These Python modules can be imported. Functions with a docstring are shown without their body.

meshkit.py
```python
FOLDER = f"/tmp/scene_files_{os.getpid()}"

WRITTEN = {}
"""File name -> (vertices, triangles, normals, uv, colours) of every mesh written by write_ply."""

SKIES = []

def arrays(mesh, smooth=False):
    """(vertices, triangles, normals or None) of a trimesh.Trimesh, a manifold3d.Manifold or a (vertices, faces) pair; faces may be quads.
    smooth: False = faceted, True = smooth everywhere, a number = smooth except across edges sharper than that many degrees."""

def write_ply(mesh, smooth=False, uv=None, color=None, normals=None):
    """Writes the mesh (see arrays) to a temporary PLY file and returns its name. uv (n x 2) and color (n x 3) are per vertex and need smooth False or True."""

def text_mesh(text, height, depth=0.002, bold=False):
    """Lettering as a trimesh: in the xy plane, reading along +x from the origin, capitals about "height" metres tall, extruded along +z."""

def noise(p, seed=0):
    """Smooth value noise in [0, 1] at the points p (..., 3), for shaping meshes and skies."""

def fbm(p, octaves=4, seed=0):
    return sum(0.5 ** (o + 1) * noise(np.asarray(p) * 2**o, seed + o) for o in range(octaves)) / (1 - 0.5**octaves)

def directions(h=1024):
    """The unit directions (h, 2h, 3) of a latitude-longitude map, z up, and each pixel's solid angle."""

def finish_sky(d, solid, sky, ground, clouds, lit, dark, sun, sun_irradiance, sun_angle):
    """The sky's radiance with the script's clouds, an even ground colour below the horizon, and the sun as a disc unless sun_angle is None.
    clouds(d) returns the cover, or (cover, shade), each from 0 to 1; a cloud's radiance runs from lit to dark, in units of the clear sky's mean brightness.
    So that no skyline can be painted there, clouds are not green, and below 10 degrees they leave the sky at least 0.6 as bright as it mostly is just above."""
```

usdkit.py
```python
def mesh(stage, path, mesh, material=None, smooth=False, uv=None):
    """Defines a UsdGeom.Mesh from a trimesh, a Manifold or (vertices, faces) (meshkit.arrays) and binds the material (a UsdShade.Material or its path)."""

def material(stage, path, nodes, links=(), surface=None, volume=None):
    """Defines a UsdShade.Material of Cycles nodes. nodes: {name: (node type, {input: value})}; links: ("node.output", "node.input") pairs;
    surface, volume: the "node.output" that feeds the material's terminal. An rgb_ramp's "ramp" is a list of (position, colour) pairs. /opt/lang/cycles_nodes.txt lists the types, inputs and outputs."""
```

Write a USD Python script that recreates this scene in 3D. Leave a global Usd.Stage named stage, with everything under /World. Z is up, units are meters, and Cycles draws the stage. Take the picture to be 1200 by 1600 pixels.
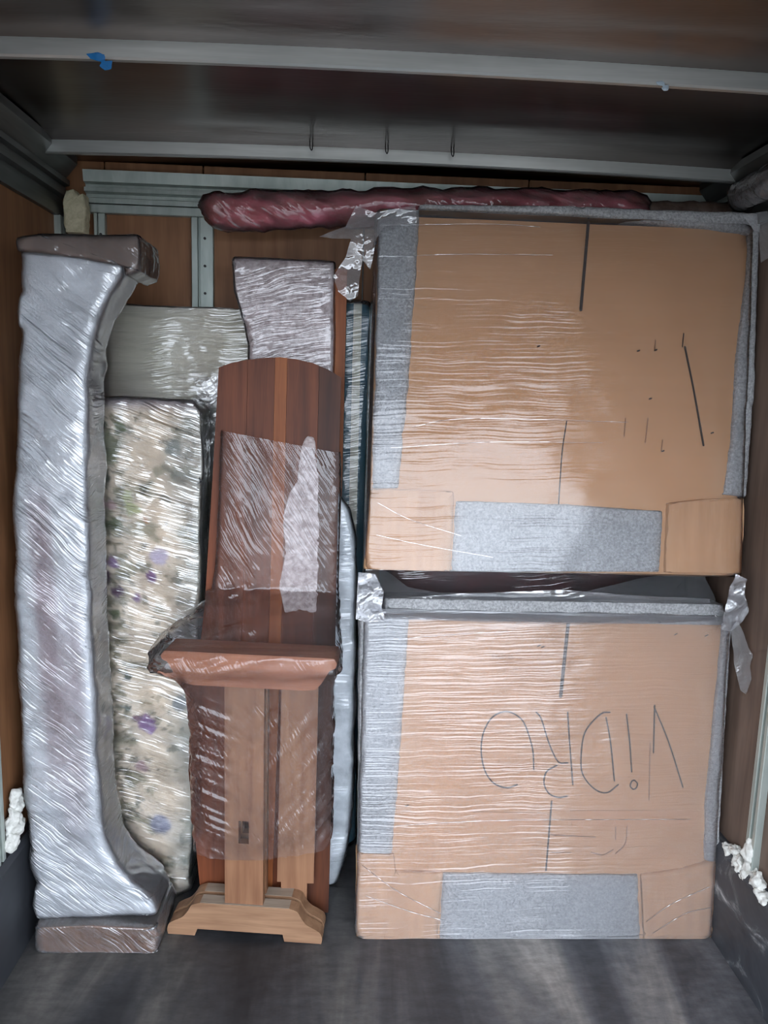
import math
import numpy as np
import trimesh
import shapely.geometry as sg
import shapely.ops
from shapely import affinity
import manifold3d as m3
import usdkit
from meshkit import noise, fbm
from pxr import Usd, UsdGeom, UsdLux, UsdShade, Gf, Sdf

stage = Usd.Stage.CreateInMemory()
UsdGeom.SetStageUpAxis(stage, 'Z')
UsdGeom.SetStageMetersPerUnit(stage, 1.0)
UsdGeom.Xform.Define(stage, '/World')
rng = np.random.default_rng(7)

# ------------------------------------------------------------------ camera, sky, exposure
EYE = 1.6                      # eye height above the load floor (m)
F = 1200.0                     # focal length in pixels of the 1200 x 1600 frame
_s, _t = .0241, .0430
_dY = np.array([(553 - 600) / F, (608 - 800) / F, 1.]); _dY /= np.linalg.norm(_dY)
_dX = np.array([1, _s, _t]); _dX -= _dX @ _dY * _dY; _dX /= np.linalg.norm(_dX)
_dZ = np.cross(_dY, _dX)
if _dZ[1] > 0: _dZ = -_dZ
CAM = np.stack([_dX, _dY, _dZ])   # world axes in camera space (x right, y down, z forward)

cam = UsdGeom.Camera.Define(stage, '/World/camera')
right, up, back = CAM[:, 0], -CAM[:, 1], -CAM[:, 2]
cam.AddTransformOp().Set(Gf.Matrix4d(*right, 0, *up, 0, *back, 0, 0, 0, EYE, 1))
cam.CreateHorizontalApertureAttr(36.0); cam.CreateVerticalApertureAttr(48.0); cam.CreateFocalLengthAttr(36.0)
cam.CreateClippingRangeAttr(Gf.Vec2f(.02, 200.))
cam.CreateExposureAttr(1.14)

DOOR = 0.35                    # the open tail of the load box: the camera stands just outside it, on the tail lift
dome = UsdLux.DomeLight.Define(stage, '/World/sky')          # bright overcast daylight through the open tail
dome.CreateIntensityAttr(1.0); dome.CreateColorAttr(Gf.Vec3f(.89, .97, 1.09))

def ray(px, py): return CAM @ np.array([(px - 600) / F, (py - 800) / F, 1.])
def at(px, py, Y):
    d = ray(px, py); return d * (Y / d[1]) + np.array([0, 0, EYE])
def xz(pts, Y): return [tuple(at(px, py, Y)[[0, 2]]) for px, py in pts]

# ------------------------------------------------------------------ materials
MAT = {}
def mat(name, nodes, links, surface='p.BSDF'):
    MAT[name] = usdkit.material(stage, '/World/Looks/' + name, nodes, links, surface=surface); return MAT[name]

def grained(name, dark, light, stretch, rough=.55, detail=6, bump=.0, metallic=0., lo=.35, hi=.68, blotch=.35, dark2=None, spec=.5, bumpdist=.002, coat=0.):
    """two-tone noise with a stretch (x,y,z scale) plus large blotches"""
    mat(name, {
        'g': ('geometry', {}), 'm': ('mapping', {'scale': stretch}),
        'n': ('noise_texture', {'scale': 1., 'detail': detail, 'roughness': .6, 'distortion': .3}),
        'r': ('rgb_ramp', {'ramp': [(lo, dark), (hi, light)]}),
        'b': ('noise_texture', {'scale': 3.1, 'detail': 4, 'roughness': .6}),
        'br': ('rgb_ramp', {'ramp': [(.35, (1, 1, 1)), (.7, dark2 or (.6, .6, .6))]}),
        'x': ('mix_color', {'blend_type': 'multiply', 'fac': blotch}),
        'bp': ('bump', {'strength': bump, 'distance': bumpdist}),
        'p': ('principled_bsdf', {'roughness': rough, 'metallic': metallic, 'specular_ior_level': spec, 'coat_weight': coat, 'coat_roughness': .15})},
        [('g.position', 'm.vector'), ('m.vector', 'n.vector'), ('n.fac', 'r.fac'), ('g.position', 'b.vector'), ('b.fac', 'br.fac'),
         ('r.color', 'x.a'), ('br.color', 'x.b'), ('x.result', 'p.base_color'), ('n.fac', 'bp.height'), ('bp.normal', 'p.normal')])

grained('plywood', (.20, .085, .035), (.31, .145, .065), (22, 22, 2.0), rough=.6, blotch=.5)
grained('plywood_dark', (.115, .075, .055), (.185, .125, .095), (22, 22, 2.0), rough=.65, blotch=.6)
grained('aluminium', (.46, .48, .46), (.60, .62, .60), (2, 30, 30), rough=.38, metallic=.75, blotch=.4)
grained('galvanised', (.36, .41, .38), (.50, .55, .51), (20, 20, 4), rough=.45, metallic=.6, blotch=.4)
grained('rail_metal', (.10, .105, .10), (.17, .175, .17), (14, 3, 30), rough=.4, metallic=.7, blotch=.5)
grained('sheet_metal', (.20, .174, .165), (.25, .218, .206), (1.2, 6, 3), rough=.27, metallic=1., blotch=.3, bump=.12, bumpdist=.02)
grained('kick_plate', (.022, .024, .030), (.042, .046, .054), (9, 4, 9), rough=.5, blotch=.5)
grained('cardboard', (.455, .258, .132), (.475, .272, .142), (3, 3, 60), rough=.75, blotch=.22, dark2=(.8, .72, .62))
grained('cardboard_guard', (.42, .24, .125), (.50, .30, .165), (50, 3, 4), rough=.75, blotch=.3, dark2=(.8, .72, .62))
grained('card_edge', (.30, .14, .06), (.40, .2, .09), (40, 40, 40), rough=.8)
grained('grey_foam', (.22, .225, .23), (.40, .405, .41), (150, 150, 150), rough=.5, detail=2, bump=.6, bumpdist=.003, blotch=.5)
grained('white_foam', (.62, .66, .68), (.78, .81, .83), (40, 40, 40), rough=.5, detail=3, bump=.4, bumpdist=.003, blotch=.25)
grained('pale_fabric', (.43, .40, .33), (.54, .51, .43), (4, 4, 60), rough=.7, blotch=.5, dark2=(.8, .82, .66))
grained('blush_foam', (.30, .235, .225), (.58, .50, .49), (60, 60, 60), rough=.5, detail=3, bump=.5, bumpdist=.004, blotch=.4)
grained('red_wood', (.075, .020, .009), (.19, .054, .020), (34, 34, 1.6), rough=.5, spec=.25, blotch=.5, lo=.3, hi=.72)
grained('orange_wood', (.20, .055, .015), (.33, .11, .034), (30, 30, 1.4), rough=.5, spec=.25, blotch=.35)
grained('dark_wood', (.045, .014, .008), (.10, .032, .014), (36, 36, 1.7), rough=.5, spec=.25, blotch=.5)
grained('crossbar_wood', (.27, .095, .045), (.40, .165, .085), (2, 30, 40), rough=.5, blotch=.3)
grained('post_wood', (.20, .088, .043), (.29, .145, .075), (40, 40, 2.2), rough=.5, blotch=.4)
grained('foot_wood', (.22, .115, .062), (.33, .19, .108), (2.6, 30, 62), rough=.55, blotch=.3, bump=.15)
grained('worn_edge', (.26, .20, .15), (.38, .31, .24), (4, 30, 40), rough=.7)
grained('pink_textile', (.22, .045, .035), (.55, .13, .19), (7, 12, 12), rough=.8, blotch=.5, dark2=(.75, .5, .3))
grained('brown_bundle', (.06, .035, .025), (.14, .095, .075), (30, 30, 30), rough=.6)
grained('dark_red_cloth', (.035, .008, .008), (.10, .018, .018), (20, 20, 30), rough=.8)
grained('sealant', (.50, .46, .30), (.68, .62, .44), (60, 60, 60), rough=.8, bump=.6, bumpdist=.004)
grained('sealant_white', (.52, .52, .48), (.74, .74, .70), (60, 60, 60), rough=.8, bump=.6, bumpdist=.004)
grained('deck_plate', (.13, .135, .14), (.18, .185, .19), (4, 20, 4), rough=.6, metallic=.2)
grained('concrete', (.22, .22, .21), (.32, .32, .31), (2, 2, 2), rough=.9)
mat('kick_plate_scuffed', {
    'g': ('geometry', {}), 'm': ('mapping', {'scale': (7., 5., 9.)}), 'n': ('noise_texture', {'scale': 1., 'detail': 6, 'roughness': .7, 'distortion': 1.2}),
    'r': ('rgb_ramp', {'ramp': [(.30, (.022, .024, .030)), (.56, (.045, .048, .056)), (.63, (.13, .135, .14)), (.70, (.42, .42, .42))]}),
    'p': ('principled_bsdf', {'roughness': .5})}, [('g.position', 'm.vector'), ('m.vector', 'n.vector'), ('n.fac', 'r.fac'), ('r.color', 'p.base_color')])
mat('marker_ink', {'p': ('principled_bsdf', {'base_color': (.022, .014, .012), 'roughness': .6})}, [])
mat('faint_ink', {'p': ('principled_bsdf', {'base_color': (.24, .13, .075), 'roughness': .7})}, [])
mat('blue_tape', {'p': ('principled_bsdf', {'base_color': (.015, .16, .42), 'roughness': .25})}, [])
mat('pale_tape', {'p': ('principled_bsdf', {'base_color': (.34, .42, .48), 'roughness': .3})}, [])
mat('brown_tape', {'p': ('principled_bsdf', {'base_color': (.46, .255, .135), 'roughness': .3})}, [])
mat('screw_steel', {'p': ('principled_bsdf', {'base_color': (.6, .6, .6), 'metallic': 1., 'roughness': .25})}, [])
mat('dark_wire', {'p': ('principled_bsdf', {'base_color': (.02, .02, .02), 'roughness': .6})}, [])

# load floor: black film-faced plywood worn grey in bands that run down the truck
mat('floor_ply', {
    'g': ('geometry', {}), 'm': ('mapping', {'scale': (4.2, .75, 1.)}),
    'n': ('noise_texture', {'scale': 1., 'detail': 5, 'roughness': .55, 'distortion': .6}),
    'r': ('rgb_ramp', {'ramp': [(.38, (.036, .037, .042)), (.49, (.075, .075, .081)), (.57, (.13, .125, .12)), (.64, (.23, .215, .20))]}),
    'm2': ('mapping', {'scale': (16., 34., 1.)}), 'n2': ('noise_texture', {'scale': 1., 'detail': 6, 'roughness': .7}),
    'r2': ('rgb_ramp', {'ramp': [(.36, (.68, .68, .69)), (.64, (1.12, 1.12, 1.12))]}),
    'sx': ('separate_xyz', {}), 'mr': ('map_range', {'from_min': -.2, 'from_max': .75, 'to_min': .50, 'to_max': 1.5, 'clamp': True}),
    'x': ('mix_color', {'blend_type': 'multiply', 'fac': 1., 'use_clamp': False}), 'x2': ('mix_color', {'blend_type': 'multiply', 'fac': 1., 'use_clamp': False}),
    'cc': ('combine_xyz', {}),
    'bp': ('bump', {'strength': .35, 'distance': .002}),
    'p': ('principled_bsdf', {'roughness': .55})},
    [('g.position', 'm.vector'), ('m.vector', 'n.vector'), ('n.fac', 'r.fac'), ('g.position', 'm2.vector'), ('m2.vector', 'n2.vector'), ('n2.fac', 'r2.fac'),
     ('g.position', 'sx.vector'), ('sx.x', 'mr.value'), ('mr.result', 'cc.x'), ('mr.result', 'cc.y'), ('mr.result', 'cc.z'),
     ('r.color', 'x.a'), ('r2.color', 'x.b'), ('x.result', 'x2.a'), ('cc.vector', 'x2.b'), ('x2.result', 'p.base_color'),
     ('n2.fac', 'bp.height'), ('bp.normal', 'p.normal')])

# vertex-painted print (the print itself, not light)
def painted(name, rough=.7, bump=.3):
    mat(name, {'a': ('attribute', {'attribute': 'Cd'}), 'g': ('geometry', {}), 'n': ('noise_texture', {'scale': 160., 'detail': 2}),
               'bp': ('bump', {'strength': bump, 'distance': .002}), 'p': ('principled_bsdf', {'roughness': rough})},
        [('a.color', 'p.base_color'), ('g.position', 'n.vector'), ('n.fac', 'bp.height'), ('bp.normal', 'p.normal')])
painted('printed_cloth'); painted('wrapped_foam', rough=.5, bump=.4)

mat('striped_ticking', {
    'g': ('geometry', {}), 's': ('separate_xyz', {}), 'a': ('math', {'math_type': 'multiply_add', 'value2': 1 / .0505, 'value3': 10.62}),
    'f': ('math', {'math_type': 'fraction'}), 't': ('math', {'math_type': 'less_than', 'value2': .48}),
    'x': ('mix_color', {'a': (.62, .60, .48), 'b': (.025, .11, .155)}),
    'p': ('principled_bsdf', {'roughness': .7})},
    [('g.position', 's.vector'), ('s.x', 'a.value1'), ('a.value', 'f.value1'), ('f.value', 't.value1'), ('t.value', 'x.fac'), ('x.result', 'p.base_color')])

# clear stretch film: stretched ripples bend the reflection of the open tail; a little milky scatter
def film(name, angle, fine=(5, 5, 150), dist=.0026, ior=2.2, haze=.10, rough=.09, tint=(.95, .955, .97), warp=.05, cover=(.34, .66), coarse=1.0, low=.08):
    mat(name, {
        'g': ('geometry', {}),
        'wn': ('noise_texture', {'scale': 5., 'detail': 2}),
        'ws': ('vector_math', {'math_type': 'scale', 'scale': warp}), 'wa': ('vector_math', {'math_type': 'add'}),
        'ro': ('vector_rotate', {'rotate_type': 'y_axis', 'angle': math.radians(angle)}), 'm': ('mapping', {'scale': fine}),
        'n': ('noise_texture', {'scale': 1., 'detail': 1.5, 'roughness': .5, 'distortion': .2}),
        'sub': ('math', {'math_type': 'subtract', 'value2': .5}), 'ab': ('math', {'math_type': 'absolute'}),
        'sc': ('math', {'math_type': 'multiply', 'value2': 4.5, 'use_clamp': True}), 'inv': ('math', {'math_type': 'subtract', 'value1': 1.}),
        'pc': ('noise_texture', {'scale': 4.5, 'detail': 3, 'roughness': .6}), 'pr': ('map_range', {'from_min': cover[0], 'from_max': cover[1], 'to_min': low, 'to_max': 1., 'clamp': True}),
        'mu': ('math', {'math_type': 'multiply'}),
        'm2': ('mapping', {'scale': (fine[0] * 1.3, fine[1] * 1.3, fine[2] * .22)}), 'n2': ('noise_texture', {'scale': 1., 'detail': 3, 'roughness': .55}),
        'ad': ('math', {'math_type': 'multiply_add', 'value2': coarse * 2.6}),
        'bp': ('bump', {'strength': 1., 'distance': dist}),
        'fr': ('fresnel', {'IOR': ior}), 'gl': ('glossy_bsdf', {'roughness': rough, 'color': (1, 1, 1)}),
        'df': ('diffuse_bsdf', {'color': (.82, .84, .88)}), 'tl': ('translucent_bsdf', {'color': (.8, .82, .86)}), 'dt': ('mix_closure', {'fac': .35}),
        'tr': ('transparent_bsdf', {'color': tint}), 'i': ('mix_closure', {'fac': haze}), 'o': ('mix_closure', {})},
        [('g.position', 'wn.vector'), ('wn.color', 'ws.vector1'), ('ws.vector', 'wa.vector1'), ('g.position', 'wa.vector2'), ('wa.vector', 'ro.vector'),
         ('ro.vector', 'm.vector'), ('m.vector', 'n.vector'), ('n.fac', 'sub.value1'), ('sub.value', 'ab.value1'), ('ab.value', 'sc.value1'), ('sc.value', 'inv.value2'),
         ('g.position', 'pc.vector'), ('pc.fac', 'pr.value'), ('inv.value', 'mu.value1'), ('pr.result', 'mu.value2'),
         ('ro.vector', 'm2.vector'), ('m2.vector', 'n2.vector'), ('n2.fac', 'ad.value1'), ('mu.value', 'ad.value3'), ('ad.value', 'bp.height'),
         ('bp.normal', 'fr.normal'), ('bp.normal', 'gl.normal'), ('bp.normal', 'df.normal'),
         ('df.BSDF', 'dt.closure1'), ('tl.BSDF', 'dt.closure2'), ('tr.BSDF', 'i.closure1'), ('dt.closure', 'i.closure2'),
         ('fr.fac', 'o.fac'), ('i.closure', 'o.closure1'), ('gl.BSDF', 'o.closure2')], surface='o.closure')

film('film_box_low', 1.5, fine=(1.7, 2, 84), dist=.0021, haze=.145, ior=1.74, cover=(.36, .70), warp=.03, rough=.16, low=.22)
film('film_box_high', 1.5, fine=(1.7, 2, 78), dist=.0012, haze=.035, ior=1.56, cover=(.38, .74), warp=.03, rough=.16, low=.22)
film('film_tower', -40, fine=(3.5, 3.5, 100), dist=.0042, haze=.12, ior=2.05, cover=(.36, .66), rough=.08)
film('film_floral', -17, fine=(3, 3, 78), dist=.0036, ior=2.1, haze=.05)
film('film_table', -58, fine=(3.4, 3.4, 84), dist=.0028, haze=.04, ior=1.52, cover=(.40, .70))
film('film_flat', 3, fine=(3, 4, 66), dist=.0022, haze=.10, ior=1.75)
film('film_steep', 12, fine=(4, 4, 80), dist=.0020, haze=.07, ior=1.65)
film('film_span', 2, fine=(4, 4, 50), dist=.0032, haze=.16, rough=.11, ior=2.3)
film('film_roll', -35, fine=(9, 9, 50), dist=.0028, haze=.06, rough=.12, ior=1.6)
film('film_crumple', 30, fine=(14, 14, 36), dist=.0035, haze=.18, rough=.12, warp=.12, ior=2.0)

# ------------------------------------------------------------------ helpers: names, things, meshes
USED = {}
def fresh(parent, name):
    k = USED.get((parent, name), 0); USED[(parent, name)] = k + 1
    return f'{parent}/{name}' + (f'_{k:03d}' if k else '')
def meta(prim, label=None, cat=None, group=None, kind=None):
    for k, v in (('label', label), ('category', cat), ('group', group), ('kind', kind)):
        if v: prim.SetCustomDataByKey(k, v)
    return prim
def thing(name, label=None, cat=None, loc=(0, 0, 0), kind=None, group=None, matrix=None):
    p = fresh('/World', name); x = UsdGeom.Xform.Define(stage, p)
    if matrix is not None: x.AddTransformOp().Set(Gf.Matrix4d(*[float(v) for v in np.asarray(matrix).T.ravel()]))
    else: x.AddTranslateOp().Set(Gf.Vec3d(*[float(v) for v in loc]))
    x.GetPrim().SetCustomDataByKey('origin', Gf.Vec3d(*[float(v) for v in loc])) if False else None
    meta(x.GetPrim(), label, cat, group, kind)
    ORIGIN[p] = np.eye(4) if matrix is None and not np.any(loc) else (np.asarray(matrix) if matrix is not None else trimesh.transformations.translation_matrix(loc))
    return p
ORIGIN = {}
def put(parent, name, mesh, material, smooth=30, label=None, cd=None, world=True, kind=None):
    """a mesh of the scene below parent; world=True: the vertices are given in world metres"""
    root = '/'.join(parent.split('/')[:3])
    v, f = (np.array(mesh[0], float), np.array(mesh[1])) if isinstance(mesh, tuple) else (np.array(mesh.vertices), np.array(mesh.faces))
    M = ORIGIN.get(root, np.eye(4))
    if world and not np.allclose(M, np.eye(4)):
        v = trimesh.transform_points(v, np.linalg.inv(M))
    p = fresh(parent, name)
    m = usdkit.mesh(stage, p, trimesh.Trimesh(v, f, process=False), MAT[material], smooth=True if cd is not None else smooth)
    if cd is not None:
        UsdGeom.PrimvarsAPI(m).CreatePrimvar('Cd', Sdf.ValueTypeNames.Color3fArray, 'vertex').Set([Gf.Vec3f(*map(float, c)) for c in cd])
    meta(m.GetPrim(), label, kind=kind)
    return p
def lone(name, mesh, material, label, cat, smooth=30, group=None, kind=None):
    p = put('/World', name, mesh, material, smooth); meta(stage.GetPrimAtPath(p), label, cat, group, kind); return p

def cat_(*ms): return trimesh.util.concatenate(list(ms))
def box(x0, x1, y0, y1, z0, z1, r=.0):
    e = np.array([x1 - x0, y1 - y0, z1 - z0]); c = np.array([x0 + x1, y0 + y1, z0 + z1]) / 2
    if r <= 0 or r * 2 >= e.min():
        m = trimesh.creation.box(e)
    else:                                   # chamfered
        pts = []
        for a in range(3):
            h = e / 2 - r; h[a] = e[a] / 2
            pts += [h * np.array(s) for s in np.ndindex(2, 2, 2) for s in [np.array(s) * 2 - 1]]
        m = trimesh.convex.convex_hull(np.array(pts))
    m.apply_translation(c); return m
def from_manifold(m):
    me = m.to_mesh(); return trimesh.Trimesh(np.array(me.vert_properties[:, :3], float), np.array(me.tri_verts), process=False)
def prism_y(poly, y0, y1):
    """a 2-D outline in (x, z) run from y0 to y1"""
    if isinstance(poly, list): poly = sg.Polygon(poly)
    polys = [poly] if poly.geom_type == 'Polygon' else list(poly.geoms)
    out = []
    for g in polys:
        m = trimesh.creation.extrude_polygon(g, y1 - y0, engine='earcut')
        v = np.array(m.vertices); m2 = trimesh.Trimesh(np.c_[v[:, 0], v[:, 2] + y0, v[:, 1]], np.array(m.faces)[:, ::-1], process=False)
        out.append(m2)
    return cat_(*out)
def prism_x(poly, x0, x1):
    """outline in (y, z) run along x"""
    m = trimesh.creation.extrude_polygon(sg.Polygon(poly) if isinstance(poly, list) else poly, x1 - x0, engine='earcut'); v = np.array(m.vertices)
    return trimesh.Trimesh(np.c_[v[:, 2] + x0, v[:, 0], v[:, 1]], np.array(m.faces), process=False)
def prism_along_y(poly, y0, y1): return prism_y(poly, y0, y1)
def soft(poly, y0, y1, res=.014, it=12, amp=.004, freq=9., seed=0, r=.012):
    """a stuffed or wrapped body: outline in (x, z), y0..y1 deep, rounded edges, uneven surface"""
    if isinstance(poly, list): poly = sg.Polygon(poly)
    poly = poly.buffer(-r).buffer(2 * r).buffer(-r)
    cs = m3.CrossSection([np.array(poly.exterior.coords)[:-1][::(1 if poly.exterior.is_ccw else -1)]])
    m = from_manifold(m3.Manifold.extrude(cs, y1 - y0).refine_to_length(res)); v = np.array(m.vertices)
    m = trimesh.Trimesh(np.c_[v[:, 0], v[:, 2] + y0, v[:, 1]], np.array(m.faces)[:, ::-1], process=False)
    m.merge_vertices()
    trimesh.smoothing.filter_laplacian(m, iterations=it, lamb=.5)
    lump(m, amp, freq, seed)
    return m
def lump(m, amp, freq, seed=0, stretch=(1, 1, 1)):
    v = np.array(m.vertices); n = np.array(m.vertex_normals)
    d = (fbm(v * freq * np.array(stretch) + 31.7, 4, seed) - .5) * 2 * amp
    m.vertices = v + n * d[:, None]; return m
def shell(m, off=.004, amp=.0012, freq=30., seed=3):
    v = np.array(m.vertices); n = np.array(m.vertex_normals)
    d = off + (fbm(v * freq, 3, seed) - .3) * amp
    return trimesh.Trimesh(v + n * d[:, None], np.array(m.faces), process=False)
def tube(pts, rad, seg=10, amp=0., freq=20., seed=0, squash=1.0):
    """swept round tube with end caps, radius per point"""
    pts = np.array(pts, float); rad = np.broadcast_to(rad, len(pts)).astype(float)
    T = np.gradient(pts, axis=0); T /= np.linalg.norm(T, axis=1, keepdims=True)
    ref = np.array([0, 0, 1.]) if abs(T[0][2]) < .8 else np.array([0, 1., 0])
    A = np.cross(ref, T); A /= np.linalg.norm(A, axis=1, keepdims=True); B = np.cross(T, A)
    th = np.arange(seg) / seg * 2 * np.pi
    V = (pts[:, None] + rad[:, None, None] * (np.cos(th)[None, :, None] * A[:, None] + squash * np.sin(th)[None, :, None] * B[:, None])).reshape(-1, 3)
    n = len(pts); Fc = []
    for i in range(n - 1):
        for j in range(seg):
            a, b = i * seg + j, i * seg + (j + 1) % seg
            Fc += [[a, b, b + seg], [a, b + seg, a + seg]]
    V = np.vstack([V, pts[:1], pts[-1:]])
    for j in range(seg):
        Fc += [[n * seg, (j + 1) % seg, j], [n * seg + 1, (n - 1) * seg + j, (n - 1) * seg + (j + 1) % seg]]
    m = trimesh.Trimesh(V, np.array(Fc), process=False)
    if amp: lump(m, amp, freq, seed)
    return m
def curve(pts, n=10):
    """smooth polyline through 2-D or 3-D points (Catmull-Rom)"""
    p = np.array(pts, float); p = np.vstack([2 * p[0] - p[1], p, 2 * p[-1] - p[-2]]); out = []
    for i in range(1, len(p) - 2):
        for t in np.linspace(0, 1, n, endpoint=False):
            out.append(.5 * (2 * p[i] + (p[i + 1] - p[i - 1]) * t + (2 * p[i - 1] - 5 * p[i] + 4 * p[i + 1] - p[i + 2]) * t**2 + (3 * p[i] - p[i - 1] - 3 * p[i + 1] + p[i + 2]) * t**3))
    return np.array(out + [p[-2]])
def sheet(poly, depth, res=.012, amp=.02, freq=9., seed=0):
    """a loose crumpled sheet of film: outline in (x, z); depth(x, z) gives y"""
    poly = sg.Polygon(poly) if isinstance(poly, list) else poly
    x0, z0, x1, z1 = poly.bounds; pts = []
    for xx in np.arange(x0, x1 + res, res):
        for zz in np.arange(z0, z1 + res, res):
            if poly.buffer(-res * .3).contains(sg.Point(xx, zz)): pts.append((xx, zz))
    ring = poly.exterior.segmentize(res) if hasattr(poly.exterior, 'segmentize') else poly.exterior
    pts += list(ring.coords)[:-1]; pts = np.array(pts)
    from scipy.spatial import Delaunay
    tri = Delaunay(pts).simplices; c = pts[tri].mean(1)
    tri = tri[[poly.contains(sg.Point(*q)) for q in c]]
    y = np.array([depth(a, b) for a, b in pts]); v = np.c_[pts[:, 0], y, pts[:, 1]]
    k = fbm(v * freq, 4, seed) - .5; k2 = fbm(v * freq + 9, 4, seed + 5) - .5
    v[:, 1] += k * 2 * amp; v[:, 0] += k2 * amp * .5
    return trimesh.Trimesh(v, tri, process=False)

# ------------------------------------------------------------------ the load box
XL, XR, YB, ZC = -.93, 1.15, 2.60, 2.285
KL, KR = -.896, 1.116
Y0 = DOOR
lone('ground', box(-25, 25, -40, 8, -1.15, -1.05), 'concrete', 'pale concrete yard outside the open tail of the truck', 'ground', kind='structure')
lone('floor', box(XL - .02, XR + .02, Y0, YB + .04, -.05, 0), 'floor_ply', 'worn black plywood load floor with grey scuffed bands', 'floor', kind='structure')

lone('tail_lift', box(XL, XR, -1.9, Y0 - .01, -.05, -.004), 'deck_plate', 'grey metal tail lift platform level with the load floor', 'tail lift', kind='structure')

def side_wall(name, x, sgn, panel_mat, label, posts):
    w = thing(name, label, 'wall', kind='structure')
    a, b = (x - .03, x) if sgn > 0 else (x, x + .03)
    ys = [Y0] + [p + .02 for p in posts] + [YB]
    for k in range(len(ys) - 1):
        put(w, 'panel', box(a, b, ys[k] + (.004 if k else 0), ys[k + 1] - .004, 0, ZC, .002), panel_mat)
    put(w, 'outer_skin', box(*((a - .02, a - .001) if sgn > 0 else (b + .001, b + .02)), Y0, YB + .05, -.05, ZC + .03), 'rail_metal')
    for p in posts:
        i0, i1 = (x - .002, x + .020) if sgn > 0 else (x - .020, x + .002)
        prof = [(i0, p), (i1, p), (i1, p + .016), (i0 + (i1 - i0) * .5, p + .018), (i0 + (i1 - i0) * .5, p + .026), (i1, p + .028), (i1, p + .048), (i0, p + .048)] if False else None
        m = cat_(box(min(i0, i1), max(i0, i1), p, p + .016, .30, 2.10, .002), box(min(i0, i1) + (0 if sgn > 0 else .010), max(i0, i1) - (.010 if sgn > 0 else 0), p + .014, p + .030, .30, 2.10),
                 box(min(i0, i1), max(i0, i1), p + .028, p + .046, .30, 2.10, .002))
        put(w, 'post', m, 'galvanised')
    return w
wl = side_wall('wall_left', XL, 1, 'plywood', 'brown plywood side wall behind the white wrapped column', [.60, 1.25, 1.90, 2.50])
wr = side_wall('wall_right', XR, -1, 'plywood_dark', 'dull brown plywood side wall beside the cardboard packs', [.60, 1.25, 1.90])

wb = thing('wall_back', 'orange-brown plywood bulkhead with a metal frame at the far end', 'wall', kind='structure')
px = [-.93, -.805, -.495, .02, .55, 1.15]
for k in range(5):
    put(wb, 'panel', box(px[k] + .002, px[k + 1] - .002, YB, YB + .03, 0, ZC, .002), 'plywood')
put(wb, 'outer_skin', box(XL - .05, XR + .05, YB + .031, YB + .05, -.05, ZC + .03), 'rail_metal')
def back_post(x0, x1, z1=2.125):
    w = x1 - x0
    bp_ = put(wb, 'post', cat_(box(x0, x0 + w * .30, YB - .022, YB, 0, z1, .002), box(x0 + w * .28, x0 + w * .40, YB - .008, YB, 0, z1), box(x0 + w * .38, x1, YB - .022, YB, 0, z1, .002)), 'galvanised')
    for z in np.arange(1.72, 2.12, .085):
        c = trimesh.creation.cylinder(.0042, .004, sections=10); c.apply_transform(trimesh.transformations.rotation_matrix(np.pi / 2, [1, 0, 0])); c.apply_translation((x0 + w * .62, YB - .0235, z))
        put(bp_, 'screw', c, 'dark_wire')
back_post(-.530, -.460); back_post(-.836, -.800); back_post(.52, .59)
put(wb, 'frame_rail', box(-.86, 1.12, YB - .024, YB, 2.125, 2.152, .002), 'galvanised')
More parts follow.
